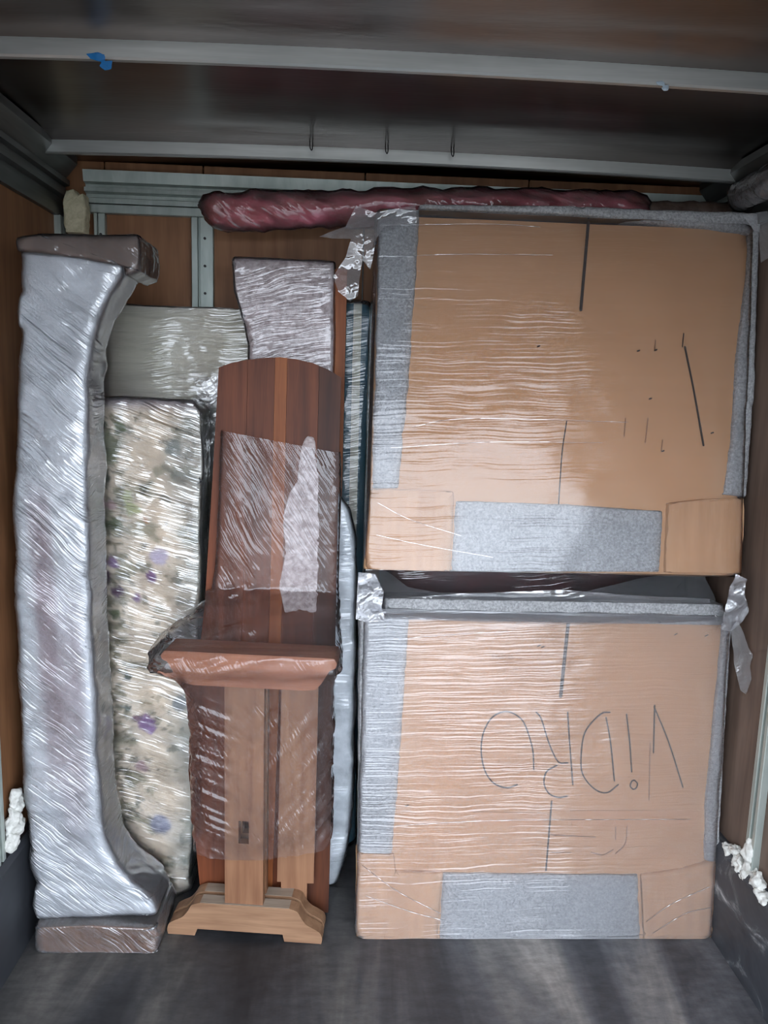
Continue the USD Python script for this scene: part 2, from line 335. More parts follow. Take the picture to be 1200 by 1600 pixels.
pz = [(0, 2.155), (.022, 2.155), (.022, 2.17), (.010, 2.174), (.010, 2.184), (.030, 2.188), (.030, 2.200), (.014, 2.204), (.014, 2.212), (.034, 2.216), (.040, 2.250), (.0, 2.252)]
lone('trim_back', prism_x([(YB - y, z) for y, z in pz][::-1], -.86, 1.12), 'galvanised', 'grooved metal rail along the top of the back wall', 'trim', kind='structure')
tz = [(0, 2.098), (.016, 2.098), (.016, 2.128), (.006, 2.132), (.006, 2.158), (.024, 2.162), (.024, 2.176), (.015, 2.180), (.015, 2.194), (.030, 2.198), (.030, 2.214), (.020, 2.220), (.056, 2.262), (.056, 2.284), (0, 2.284)]
lone('trim_left', prism_y([(XL + x, z) for x, z in tz], Y0, YB - .04), 'rail_metal', 'dark grooved metal cant rail above the left wall', 'trim', kind='structure')
lone('trim_right', prism_y([(XR - x, z) for x, z in tz], Y0, YB - .04), 'rail_metal', 'dark grooved metal cant rail above the right wall', 'trim', kind='structure')
lone('trim_tail', box(XL, XR, Y0 - .05, Y0, 2.06, ZC + .03, .004), 'rail_metal', 'metal header above the open tail of the load box', 'trim', kind='structure')
lone('baseboard_left', prism_y([(XL, 0), (KL, 0), (KL, .300), (KL - .012, .316), (XL, .316)], Y0, YB), 'kick_plate', 'dark kick board at the foot of the left wall', 'kick board', kind='structure')
bbr = lone('baseboard_right', prism_y([(XR, 0), (KR, 0), (KR, .285), (KR + .012, .300), (XR, .300)], Y0, YB), 'kick_plate_scuffed', 'dark scuffed kick board at the foot of the right wall', 'kick board', kind='structure')

ce = thing('ceiling', 'dark sheet-metal roof lining with pale metal roof ribs', 'ceiling', kind='structure')
def crown(x): return .014 * (1 - ((np.asarray(x) - .11) / 1.04) ** 2)
def roof_sheet(y0, y1, seed):
    nx, ny = 90, max(8, int((y1 - y0) / .01)); X, Y = np.meshgrid(np.linspace(XL, XR, nx), np.linspace(y0, y1, ny), indexing='ij')
    t = (Y - y0) / (y1 - y0); w = np.clip(np.minimum(t, 1 - t) * 6, 0, 1)
    Z = ZC - w * (.004 + .012 * (fbm(np.stack([X * 1.3, Y * 3.0, X * 0], -1), 3, seed) - .5)) - .013 * np.clip((t - .80) / .20, 0, 1) ** 2 + .006 * w
    Z = Z + crown(X)
    top = np.stack([X, Y, np.full_like(Z, ZC + .035)], -1).reshape(-1, 3); low = np.stack([X, Y, Z], -1).reshape(-1, 3); n = nx * ny; fs = []
    idx = np.arange(n).reshape(nx, ny); a, b, c, d = idx[:-1, :-1].ravel(), idx[1:, :-1].ravel(), idx[1:, 1:].ravel(), idx[:-1, 1:].ravel()
    fs = np.vstack([np.c_[a, c, b], np.c_[a, d, c], np.c_[a, b, c] + n, np.c_[a, c, d] + n])
    return trimesh.Trimesh(np.vstack([low, top]), fs, process=False)
for k, (a, b) in enumerate([(Y0, 1.045), (1.045, 1.70), (1.70, 2.355), (2.355, YB + .03)]):
    put(ce, 'panel', roof_sheet(a, b, 5 + k), 'sheet_metal', smooth=True)
def rib(yc):
    prof = [(yc - .014, ZC + .004), (yc - .014, ZC - .002), (yc - .001, ZC - .002), (yc, ZC - .045), (yc + .004, ZC - .049), (yc + .016, ZC - .049), (yc + .022, ZC - .042), (yc + .032, ZC - .003), (yc + .054, ZC - .003), (yc + .054, ZC + .004)]
    m = prism_x([(y, z) for y, z in prof], -.905, 1.13)
    m = m.subdivide_to_size(.12); v = np.array(m.vertices); v[:, 2] += crown(v[:, 0]); m = trimesh.Trimesh(v, np.array(m.faces), process=False)
    p = put(ce, 'rib', m, 'aluminium', smooth=20)
    return p
for y in (.40, 1.045, 1.70, 2.355): rib(y)

# ------------------------------------------------------------------ small things fixed to the box
def blob(c, r, amp, freq, seed, mat_, sub=3):
    m = trimesh.creation.icosphere(sub); m.vertices = m.vertices * np.array(r); lump(m, amp, freq, seed); m.apply_translation(c); return m
c = at(119, 338, 2.50)
m = soft([(-.893, 2.03), (-.833, 2.03), (-.828, 2.10), (-.834, 2.15), (-.850, 2.140), (-.862, 2.158), (-.885, 2.152), (-.896, 2.10)], 2.48, 2.535, .008, 3, .006, 30, 4, .004)
lone('sealing_foam', m, 'sealant', 'yellow sealing foam filling the top left back corner', 'foam', smooth=True)
m = cat_(blob((-.903, 1.985, .395), (.022, .035, .045), .022, 45, 1, ''), blob((-.905, 2.005, .445), (.018, .025, .04), .02, 50, 2, ''), blob((-.903, 1.96, .36), (.018, .022, .03), .016, 55, 8, ''))
lone('sealing_foam', m, 'sealant_white', 'whitish sealing foam lumps low on the left wall above the kick board', 'foam', smooth=True)
m = cat_(*[blob((KR + .016 + .006 * math.sin(k * 2.), 2.03 - k * .034, .300 + .014 * math.sin(k * 1.7)), (.016, .026, .016 + .005 * (k % 3)), .016, 62, k, '', 3) for k in range(11)], blob((KR + .020, 1.925, .345), (.016, .022, .05), .018, 50, 40, ''))
lone('sealing_foam', m, 'sealant_white', 'ragged white sealing foam along the top of the right kick board', 'foam', smooth=True)

def tape_scrap(cx, y, w, h, seed):
    x = np.linspace(-w / 2, w / 2, 9); g = []
    pl = sg.Polygon([(-w * .55, 0), (-w * .1, h * .12), (w * .15, 0), (w * .2, -h * .35), (w * .5, -h * .3), (w * .42, -h * .85), (w * .15, -h), (-w * .05, -h * .7), (w * .02, -h * .45), (-w * .4, -h * .3)])
    m = prism_y(affinity.translate(pl, cx, ZC - .034), y, y + .0012)
    m = m.subdivide().subdivide(); lump(m, .004, 60, seed); return m
lone('tape_scrap', tape_scrap(at(155, 100, 1.69)[0], 1.6985, .050, .030, 1), 'blue_tape', 'torn bright blue tape scrap hanging from the front roof rib', 'tape', smooth=True)
lone('tape_scrap', tape_scrap(at(1037, 143, 1.69)[0], 1.6985, .026, .016, 2), 'pale_tape', 'tiny pale tape remnant on the right part of the front roof rib', 'tape', smooth=True)
for k, (px_, lab) in enumerate([(487, 'left of the three dark wire ties on the second roof rib'), (605, 'middle of the three dark wire ties on the second roof rib'), (708, 'right of the three dark wire ties on the second roof rib')]):
    x = at(px_, 222, 2.33)[0]
    pts = curve([(x - .003, 2.334, ZC + .012), (x - .005, 2.326, ZC + .002), (x - .003, 2.324, ZC - .014), (x + .001, 2.324, ZC - .018), (x + .003, 2.326, ZC - .008), (x + .002, 2.334, ZC + .012)], 5)
    lone('wire_tie', tube(pts, .0016, 6), 'dark_wire', lab, 'wire tie', smooth=True, group='wire ties on the roof rib')

# ------------------------------------------------------------------ cardboard packs
class Pack:
    """a flat pack leaning back: local u to the right, v up the face, n out of the face"""
    def __init__(self, name, label, o, top, width):
        o = np.array(o, float); V = np.array(top, float) - o; self.H = np.linalg.norm(V); V /= self.H
        U = np.array([1., 0, 0]); N = np.cross(U, V); M = np.eye(4); M[:3, 0] = U; M[:3, 1] = -N; M[:3, 2] = V; M[:3, 3] = o   # local x=u, y=into the load, z=v
        self.M, self.o, self.U, self.V, self.N, self.W = M, o, U, V, N, width
        self.path = thing(name, label, 'wrapped pack', matrix=M)
    def uv(self, px, py, n=0.):
        d = ray(px, py); c = np.array([0, 0, EYE]); t = ((self.o + self.N * n - c) @ self.N) / (d @ self.N); p = c + d * t - self.o
        return p @ self.U, p @ self.V
    def poly(self, pts, n=0.): return [self.uv(a, b, n) for a, b in pts]
    def put(self, name, mesh, m, on=None, **k): return put(on or self.path, name, mesh, m, world=False, **k)
    def line(self, pts, width, n=.003, smooth=True):
        q = self.poly(pts, n); ln = sg.LineString(curve(q, 6) if smooth and len(q) > 2 else q).buffer(width / 2, quad_segs=3)
        return prism_y(ln, -n - .0006, -n + .0004)
    def stroke(self, name, pts, width, m='marker_ink', n=.003, smooth=True, label=None):
        self.put(name, self.line(pts, width, n, smooth), m, on=self.card, smooth=False, label=label)

def pack(name, label, o, top, width, depth, px, film_mat, seed):
    P = Pack(name, label, o, top, width); H = P.H
    # the board itself
    P.card = P.put('cardboard', soft([(.004, 0), (width - .004, 0), (width - .004, H), (.004, H)], 0, .05, .03, 2, .003, 5, seed, .008), 'cardboard', smooth=40, label='plain cardboard face')
    P.put('backing', soft([(.04, .012), (width - .02, .012), (width - .02, H - .01), (.04, H - .01)], .046, depth, .05, 2, .006, 6, seed + 1, .01), 'grey_foam', smooth=40, label='dark foam-lined body behind the board')
    # foam strips
    for nm, pts, y0, y1 in px['foam']:
        q = [(min(a, width + px['over']), b) for a, b in P.poly(pts)]
        P.put('foam_strip', soft(q, -y0, y1, .014, 4, .004, 22, seed + 3, .004), 'grey_foam', smooth=50, label=nm)
    for pts in px['guards']:
        P.put('corner_guard', soft([(min(a, width + .001), b) for a, b in P.poly(pts)], -.014, .055, .02, 2, .002, 12, seed + 4, .003), 'cardboard_guard', smooth=35, label='folded cardboard corner guard')
    return P

LOW = pack('cardboard_pack', 'lower shrink-wrapped cardboard pack with VIDRO written upside down', (.047, 2.055, .003), (.047, 2.148, .962), 1.067, .10, {
    'foam': [('grey foam edging on the left', [(560, 950), (640, 962), (634, 1050), (625, 1180), (614, 1334), (559, 1334)], .010, .10),
             ('thin grey foam edging on the right', [(1119, 972), (1140, 972), (1136, 1100), (1130, 1200), (1124, 1345), (1091, 1345), (1093, 1250), (1106, 1120)], .010, .10),
             ('grey foam edging along the top', [(600, 934), (1130, 944), (1132, 976), (900, 972), (600, 966)], .016, .10),
             ('grey foam patch at the foot', [(690, 1363), (996, 1366), (1000, 1460), (684, 1461)], .008, .05)],
    'over': -.001, 'guards': [[(556, 1331), (616, 1333), (618, 1360), (690, 1362), (683, 1463), (556, 1463)], [(996, 1366), (1060, 1356), (1117, 1340), (1115, 1440), (1104, 1463), (1000, 1462)]]}, 'film_box_low', 20)
UPP = pack('cardboard_pack', 'upper shrink-wrapped cardboard pack with one slanting pen stroke on the right', (.046, 2.10, 1.106), (.052, 2.25, 2.078), 1.066, .26, {
    'foam': [('grey foam edging on the left', [(588, 345), (652, 330), (648, 420), (640, 560), (630, 680), (623, 764), (580, 764), (584, 600)], .010, .12),
             ('grey foam edging on the right', [(1160, 352), (1196, 352), (1184, 500), (1172, 640), (1158, 782), (1120, 778), (1132, 690), (1140, 560), (1156, 430)], .010, .12),
             ('grey foam edging along the top', [(648, 326), (900, 330), (1190, 342), (1190, 378), (1060, 364), (900, 346), (760, 338), (650, 334)], .012, .20),
             ('grey foam patch at the foot', [(708, 784), (870, 789), (1034, 802), (1030, 896), (704, 893)], .008, .05)],
    'over': .014, 'guards': [[(578, 765), (622, 766), (708, 770), (704, 893), (568, 889)], [(1036, 790), (1080, 784), (1157, 783), (1157, 899), (1032, 897)]]}, 'film_box_high', 30)

def pack_film(P, fm, y1, seed, grow=.005):
    W, H = P.W, P.H
    m = soft([(-grow, -.002), (W + grow, -.002), (W + grow, H + .012), (-grow, H + .016)], -.021, y1, .016, 3, .0035, 7, seed, .012)
    P.film = P.put('stretch_film', m, fm, smooth=True, label='clear stretch film wound round the pack')
pack_film(LOW, 'film_box_low', .115, 41); pack_film(UPP, 'film_box_high', .27, 42)

for P, es in ((UPP, [[(590, 352), (760, 351), (840, 356)], [(600, 402), (700, 398), (860, 400)], [(640, 668), (730, 655), (980, 662)], [(610, 700), (760, 692), (940, 694)], [(590, 786), (640, 812), (720, 838)], [(588, 836), (660, 852), (770, 872)]]),
              (LOW, [[(600, 1000), (700, 992), (800, 986)], [(566, 1352), (620, 1392), (690, 1428)], [(572, 1400), (640, 1424), (700, 1440)], [(1010, 1440), (1050, 1412), (1108, 1386)], [(1020, 1458), (1070, 1428), (1110, 1418)], [(620, 1290), (780, 1282), (1080, 1280)]])):
    for e in es: P.put('film_edge', P.line(e, .0013, .0245), 'film_span', on=P.film, smooth=False)

# writing on the lower pack: VIDRO, upside down, read from the right
w = .0052
for nm, strokes in {
    'letter_v': [[(1023, 1102), (1021, 1176)], [(1022, 1104), (1045, 1160), (1067, 1230)]],
    'letter_i': [[(979, 1116), (984, 1160), (987, 1206)], [(991, 1219), (996, 1224), (994, 1231), (989, 1233), (985, 1228), (987, 1221), (991, 1219)]],
    'letter_d': [[(947, 1121), (954, 1160), (960, 1220)], [(953, 1113), (940, 1115), (922, 1132), (912, 1150), (908, 1180), (909, 1205), (918, 1222), (934, 1236), (950, 1238), (966, 1226)]],
    'letter_r': [[(887, 1113), (890, 1160), (895, 1226)], [(838, 1113), (846, 1124), (858, 1162), (872, 1190), (887, 1192)], [(870, 1196), (854, 1206), (850, 1224), (858, 1240), (873, 1246), (886, 1244)]],
    'letter_o': [[(834, 1202), (832, 1170), (820, 1132), (806, 1117), (788, 1112), (768, 1122), (755, 1146), (752, 1176), (758, 1205), (772, 1224), (792, 1231), (808, 1226)]]}.items():
    LOW.put('letter', cat_(*[LOW.line(q, w * .8) for q in strokes]), 'marker_ink', on=LOW.card, smooth=False, label='handwritten upside-down letter ' + nm[-1].upper())
LOW.stroke('pen_line', [(888, 972), (876, 1088)], .010, label='thick vertical marker line at the top')
LOW.stroke('pen_line', [(862, 1252), (853, 1360)], .0048, label='thin vertical marker line at the foot')
for s in [[(856, 1302), (868, 1306)], [(962, 1292), (962, 1312)], [(980, 1290), (977, 1318), (962, 1334)], [(862, 1332), (892, 1332)], [(924, 1332), (942, 1336), (958, 1328)], [(1016, 1160), (1014, 1250)], [(866, 1305), (930, 1308)]]:
    LOW.stroke('faint_mark', s, .0028, 'faint_ink')
LOW.put('brown_tape', prism_y(sg.Polygon(LOW.poly([(740, 1268), (856, 1270), (854, 1291), (738, 1290)])), -.0032, -.0024), 'brown_tape', on=LOW.card, smooth=False, label='strip of brown tape')
LOW.put('brown_tape', prism_y(sg.Polygon(LOW.poly([(890, 1266), (1092, 1266), (1090, 1290), (894, 1292)])), -.0032, -.0024), 'brown_tape', on=LOW.card, smooth=False, label='strip of brown tape')
for a, b in [(840, 1010), (846, 1012), (1054, 992), (1102, 994), (634, 1260)]: LOW.stroke('fleck', [(a, b), (a + 4, b - 2)], .003)
for k in range(7): LOW.stroke('faint_mark', [(769 + k * 5, 1023), (771 + k * 5, 1029)], .0016, 'faint_ink', smooth=False)
UPP.stroke('pen_line', [(916, 350), (905, 486)], .0085, label='thick vertical marker line at the top')
UPP.stroke('pen_line', [(884, 660), (877, 710), (872, 792)], .0030, label='thin vertical pen line at the foot')
UPP.stroke('pen_line', [(1068, 545), (1082, 612), (1098, 699)], .0052, label='slanting pen stroke on the right')
UPP.stroke('pen_line', [(1066, 524), (1064, 545)], .0025)
for s in [[(976, 656), (974, 684)], [(1011, 656), (1007, 694)], [(1022, 534), (1021, 550)], [(1034, 690), (1032, 708)]]: UPP.stroke('faint_mark', s, .003, 'faint_ink')
for a, b in [(994, 551), (1021, 550), (1013, 626), (838, 543), (1110, 680), (1033, 708)]: UPP.stroke('fleck', [(a, b), (a + 3, b - 1)], .0042)

def crumple(P, pts, y0, amp, seed, fm='film_crumple', freq=14, name='film_flap', label=None, tilt=0.):
    q = sg.Polygon(pts); put(P, name, sheet(q, lambda a, b: y0 + tilt * (b - q.centroid.y), .009, amp, freq, seed), fm, smooth=True, label=label)
# bunched film at the corners of the lower pack and bridging the gap
def bunch(P, pts, rad, seed, label=None, fm='film_crumple'):
    put(P, 'film_bunch', tube(curve(pts, 8), np.interp(np.linspace(0, 1, (len(pts) - 1) * 8 + 1), np.linspace(0, 1, len(rad)), rad), 14, .010, 22, seed), fm, smooth=True, label=label)
for k, (yy, am) in enumerate([(2.040, .020), (2.055, .018), (2.050, .016)]):
    crumple(LOW.film, xz([(1128, 984), (1132, 955), (1142, 918), (1150, 897), (1165, 904), (1162, 925), (1167, 950), (1158, 972), (1142, 986)], yy), yy, am, 150 + k, freq=26, label='bunched film at the top right corner')
    crumple(LOW.film, xz([(556, 968), (558, 930), (560, 896), (586, 898), (600, 925), (596, 950), (604, 972), (575, 974)], yy + .05), yy + .06, am * .8, 160 + k, freq=26, label='bunched film at the top left corner')
def span(P, pts, ya, yb, za, zb, seed, label, amp=.010):
    q = sg.Polygon(pts); m = sheet(q, lambda a, b: ya + (yb - ya) * np.clip((b - za) / (zb - za), 0, 1), .009, .001, 9, seed)
    v = np.array(m.vertices); n = fbm(np.c_[v[:, 0] * 2.5, v[:, 1] * 20, v[:, 2] * 42], 4, seed) - .5; v[:, 1] += n * amp * 2; v[:, 2] += n * amp * .6
    put(P, 'film_flap', trimesh.Trimesh(v, np.array(m.faces), process=False), 'film_span', smooth=True, label=label)
span(LOW.film, xz([(566, 958), (572, 905), (592, 900), (640, 928), (760, 946), (900, 940), (1040, 918), (1132, 904), (1134, 940), (1126, 968), (1000, 972), (800, 968), (640, 966)], 2.13), 2.115, 2.26, .96, 1.06, 52, 'film stretched across the gap over the lower pack')
span(LOW.film, xz([(600, 966), (610, 940), (720, 932), (880, 926), (1000, 934), (1116, 940), (1124, 972), (900, 974)], 2.12), 2.11, 2.15, .95, 1.0, 53, 'second layer of film along the top edge')
crumple(LOW.film, xz([(1140, 985), (1154, 970), (1170, 1012), (1176, 1022), (1172, 1040), (1173, 1060), (1164, 1084), (1156, 1078), (1148, 1040)], 2.03), 2.03, .014, 55, label='loose flap of film hanging at the right')
crumple(UPP.film, xz([(500, 368), (540, 352), (556, 318), (586, 330), (650, 318), (652, 345), (600, 352), (588, 372), (580, 420), (566, 405), (558, 462), (546, 470), (528, 455), (520, 430), (540, 400), (548, 372), (520, 372)], 2.20), 2.215, .016, 56, label='torn flap of film at the top left corner')
crumple(UPP.film, xz([(1160, 335), (1199, 330), (1206, 400), (1190, 410), (1186, 372)], 2.10), 2.10, .012, 57, label='loose film at the top right corner')
# what carries the upper pack
m = soft([(.10, 0), (1.09, 0), (1.09, 1.050), (.10, 1.050)], 2.36, 2.550, .05, 2, .004, 6, 61, .02)
t = thing('wrapped_bundle', 'dark red wrapped bundle glimpsed in the gap between the two cardboard packs', 'bundle', loc=(.6, 2.47, 0))
put(t, 'bundle_body', m, 'dark_red_cloth'); put(t, 'stretch_film', shell(m, .004), 'film_flat', smooth=True)

# ------------------------------------------------------------------ pink textile roll along the top, and the bundle at the right
t = thing('textile_roll', 'long pink and red textile roll in plastic lying along the top of the load', 'textile roll', loc=(.3, 2.40, 2.09))
ends = [at(318, 331, 2.40), at(420, 330, 2.40), at(560, 326, 2.40), at(760, 322, 2.41), at(900, 324, 2.42), at(1014, 327, 2.42)]
pc = curve(ends, 14); n = len(pc); rad = .047 + .012 * (fbm(np.c_[np.arange(n) * .23, np.zeros(n), np.zeros(n)], 3, 77) - .5)
rad[:5] *= np.array([.55, .8, .93, 1, 1]); rad[-8:] *= np.array([1, .98, .95, .9, .85, .78, .65, .4])
roll = tube(pc, rad, 36, .020, 15, 70); lump(roll, .006, 46, 79)
put(t, 'roll_tail', tube(curve([at(1000, 330, 2.43), at(1080, 333, 2.43), at(1172, 338, 2.42)], 10), .032, 16, .012, 20, 78), 'brown_bundle', smooth=True, label='dull brown tail of the roll')
put(t, 'roll', roll, 'pink_textile', smooth=True)
put(t, 'stretch_film', shell(roll, .003, .010, 26, 71), 'film_roll', smooth=True)
t = thing('wrapped_rod', 'brown film-wrapped rod end beside the top right corner of the upper pack', 'wrapped rod', loc=(1.1, 2.2, 2.10))
rod = tube(curve([(1.108, 2.30, 2.185), (1.106, 2.22, 2.185), (1.104, 2.12, 2.185), (1.106, 2.00, 2.187)], 8), .040, 18, .010, 20, 72)
put(t, 'rod', rod, 'brown_bundle', smooth=True); put(t, 'stretch_film', shell(rod, .003, .012, 30, 73), 'film_crumple', smooth=True)

# ------------------------------------------------------------------ tall white wrapped column at the left
t = thing('wrapped_pedestal', 'tall white foam-wrapped pedestal with flared brown ends against the left wall', 'wrapped furniture', loc=(-.74, 2.1, 0))
YT = 2.0
body_px = [(30, 396), (196, 420), (188, 436), (172, 462), (152, 500), (140, 545), (135, 600), (134, 700), (136, 800), (138, 900), (141, 1000), (146, 1100), (150, 1200), (156, 1280), (168, 1336), (190, 1372), (236, 1412), (246, 1436), (60, 1444), (50, 1420), (56, 1385), (48, 1362), (46, 1330), (40, 1270), (32, 1180), (26, 1060), (22, 940), (20, 800), (22, 690), (26, 600), (30, 520), (26, 490), (32, 460)]
q = [(min(x, 9), max(z, .05)) for x, z in xz(body_px, YT)]
body = soft(q, YT, 2.16, .011, 7, .009, 9, 80, .008)
v = np.array(body.vertices)
base = np.array([.63, .65, .67]) * (.92 + .16 * fbm(v * 14, 3, 81))[:, None]
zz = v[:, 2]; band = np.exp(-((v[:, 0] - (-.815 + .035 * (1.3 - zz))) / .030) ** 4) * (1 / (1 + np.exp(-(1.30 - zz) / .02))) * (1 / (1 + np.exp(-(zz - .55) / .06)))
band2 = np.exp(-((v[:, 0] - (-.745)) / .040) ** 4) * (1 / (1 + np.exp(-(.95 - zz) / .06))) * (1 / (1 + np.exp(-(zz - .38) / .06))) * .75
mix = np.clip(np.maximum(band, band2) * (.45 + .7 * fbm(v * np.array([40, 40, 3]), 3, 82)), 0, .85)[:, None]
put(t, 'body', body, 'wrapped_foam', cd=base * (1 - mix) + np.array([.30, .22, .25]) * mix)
put(t, 'stretch_film', shell(body, .003, .003, 25, 83), 'film_tower', smooth=True)
top_px = [(26, 378), (60, 372), (216, 374), (219, 400), (216, 428), (197, 436), (194, 420), (120, 408), (30, 397)]
cap = soft(xz(top_px, YT - .01), YT - .02, 2.18, .012, 3, .003, 12, 84, .006)
put(t, 'end_board', cap, 'plywood_dark', smooth=40, label='brown upper end board'); put(t, 'stretch_film', shell(cap, .003, .003, 25, 85), 'film_roll', smooth=True)
bq = [(-.862, .004), (-.80, .001), (-.52, .001), (-.512, .05), (-.525, .075), (-.70, .085), (-.86, .078)]
cap = soft(bq, YT - .02, 2.19, .012, 3, .003, 12, 86, .006)
put(t, 'end_board', cap, 'post_wood', smooth=40, label='pale brown lower end board'); put(t, 'stretch_film', shell(cap, .003, .003, 25, 87), 'film_tower', smooth=True)

# ------------------------------------------------------------------ floral upholstered piece
t = thing('floral_cushion', 'long floral upholstered cushion in glossy film beside the white pedestal', 'cushion', loc=(-.57, 2.26, 0))
YF = 2.21
fq = xz([(134, 630), (200, 625), (300, 628), (313, 645), (314, 760), (312, 900), (310, 1020), (308, 1150), (304, 1280), (296, 1375)], YF)
fq += [(-.47, .03), (-.52, .004), (-.66, .004), (-.70, .10), (-.722, .4)]
fl = soft(fq, YF, 2.33, .0075, 10, .010, 6, 90, .012)
v = np.array(fl.vertices)
cream = np.array([.70, .61, .49]); col = np.tile(cream, (len(v), 1)) * (.9 + .2 * fbm(v * 9, 3, 91))[:, None]
def paint(mask, c):
    global col
    col = col * (1 - mask[:, None]) + np.array(c) * mask[:, None]
wv = np.c_[v[:, 0] + (fbm(v * 38, 3, 92) - .5) * .030, v[:, 2] + (fbm(v * 38 + 7, 3, 93) - .5) * .030]
def spot(px_, py_, r, c, k=1., a=1.):
    p = at(px_, py_, YF); d = np.hypot((wv[:, 0] - p[0]) / k, wv[:, 1] - p[2]); paint(np.clip((r - d) / (r * .25), 0, 1) * a, c)
GR, DG, PU, DP, PK, YE = (.14, .17, .085), (.065, .085, .055), (.22, .12, .26), (.085, .025, .075), (.48, .34, .34), (.42, .44, .22)
leaf = np.clip((fbm(v * 17, 4, 94) - .56) * 14, 0, 1); paint(leaf * .5, GR)
leaf = np.clip((fbm(v * 30 + 5, 4, 95) - .60) * 18, 0, 1); paint(leaf * .6, DG)
left = np.clip((-.625 - v[:, 0]) / .04, 0, 1); leaf = np.clip((fbm(v * 44 + 3, 4, 97) - .50) * 16, 0, 1); paint(leaf * left * .8, (.17, .16, .09))
grey = np.clip((v[:, 0] + .545 + (fbm(v * 6, 3, 99) - .5) * .12) * 14, 0, 1); paint(grey * .55, (.30, .33, .31))
for s in [(165, 700, .05, GR, .8, .8), (150, 660, .03, DG), (158, 745, .03, DG), (205, 795, .022, YE), (200, 775, .016, YE), (176, 820, .024, GR), (160, 905, .024, DP), (178, 880, .020, PU), (182, 925, .022, DP), (150, 850, .020, DP),
          (215, 935, .016, PU), (236, 900, .018, PU), (226, 1130, .027, PU), (212, 1122, .014, DP), (236, 1142, .014, (.30, .18, .36)), (196, 1108, .012, DG), (150, 1090, .026, GR), (160, 1010, .014, DG), (152, 1180, .022, GR),
          (245, 1390, .026, (.25, .22, .33)), (222, 1200, .022, PK), (250, 1290, .035, (.30, .31, .40)), (170, 790, .018, PK), (185, 670, .02, GR), (248, 870, .03, (.55, .5, .6)), (230, 815, .010, (.45, .22, .09)), (270, 700, .03, (.3, .33, .30)), (180, 960, .02, GR), (260, 1000, .02, DG), (200, 1060, .014, DG), (280, 1100, .03, (.28, .3, .3))]: spot(*s)
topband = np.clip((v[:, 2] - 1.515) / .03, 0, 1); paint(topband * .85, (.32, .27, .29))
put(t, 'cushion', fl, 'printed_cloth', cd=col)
put(t, 'stretch_film', shell(fl, .004, .004, 24, 96), 'film_floral', smooth=True)

# ------------------------------------------------------------------ mattresses and boards standing behind
t = thing('pale_mattress', 'pale greenish mattress in ridged film standing behind the floral cushion', 'mattress', loc=(-.5, 2.5, 0))
YM = 2.45
z_top = at(300, 490, YM)[2]
m = soft([(-.79, .003), (-.20, .003), (-.20, z_top + .006), (-.79, z_top)], YM, 2.545, .022, 8, .008, 5, 100, .03)
put(t, 'mattress', m, 'pale_fabric', smooth=True); put(t, 'stretch_film', shell(m, .004, .003, 22, 101), 'film_flat', smooth=True)
crumple(t, xz([(302, 590), (345, 588), (345, 752), (318, 752), (316, 645), (308, 615)], 2.38), 2.38, .008, 102, label='torn film hanging from the mattress')

t = thing('striped_mattress', 'teal and cream striped mattress squeezed between tabletop and cardboard packs', 'mattress', loc=(0, 2.5, 0))
YS = 2.46
xa, xb = at(518, 560, YS)[0], at(577, 560, YS)[0]; zt = at(550, 492, YS)[2]
m = soft([(xa, .003), (xb, .003), (xb, zt), (xa + .03, zt), (xa, zt - .05)], YS, 2.532, .016, 6, .005, 7, 103, .015)
put(t, 'mattress', m, 'striped_ticking', smooth=True)
put(t, 'stretch_film', shell(m, .012, .003, 22, 104), 'film_steep', smooth=True)

t = thing('foam_slab', 'white foam-wrapped slab with rounded corners right behind the wooden tabletop', 'wrapped slab', loc=(-.2, 2.3, 0))
YJ = 2.27
q = xz([(318, 752), (430, 752), (522, 772), (545, 800), (555, 850), (556, 1000), (553, 1200), (548, 1300), (535, 1360)], YJ)
q += [(-.015, .004), (-.40, .004)]; q[0] = (-.410, q[0][1])
m = soft(q, YJ, 2.315, .012, 6, .007, 12, 105, .012)
put(t, 'slab', m, 'white_foam', smooth=True); put(t, 'stretch_film', shell(m, .003, .004, 26, 106), 'film_flat', smooth=True)

t = thing('wrapped_cabinet', 'narrow brown cabinet side with pale wrapped front above the arched tabletop', 'cabinet', loc=(-.2, 2.38, 0))
YK = 2.335
q = xz([(365, 409), (440, 411), (522, 416), (521, 560), (520, 640), (392, 640), (388, 545), (383, 515), (376, 490), (368, 462)], YK)
low = [(-.04, .003), (-.30, .003)]
fq = q[:5] + low + q[6:]
m = soft(fq, YK, YK + .028, .013, 3, .004, 14, 107, .004)
put(t, 'front', m, 'blush_foam', smooth=45, label='pale foam-wrapped front')
a, b = at(521, 416, YK), at(521, 640, YK)
put(t, 'side', prism_y([(a[0] - .03, .003), (b[0] + .028, .003), (a[0] + .040, a[2] - .004), (a[0] - .03, a[2] - .004)], YK + .024, YK + .10), 'orange_wood', smooth=False, label='brown wooden side')
put(t, 'stretch_film', shell(m, .004, .006, 26, 108), 'film_steep', smooth=True)

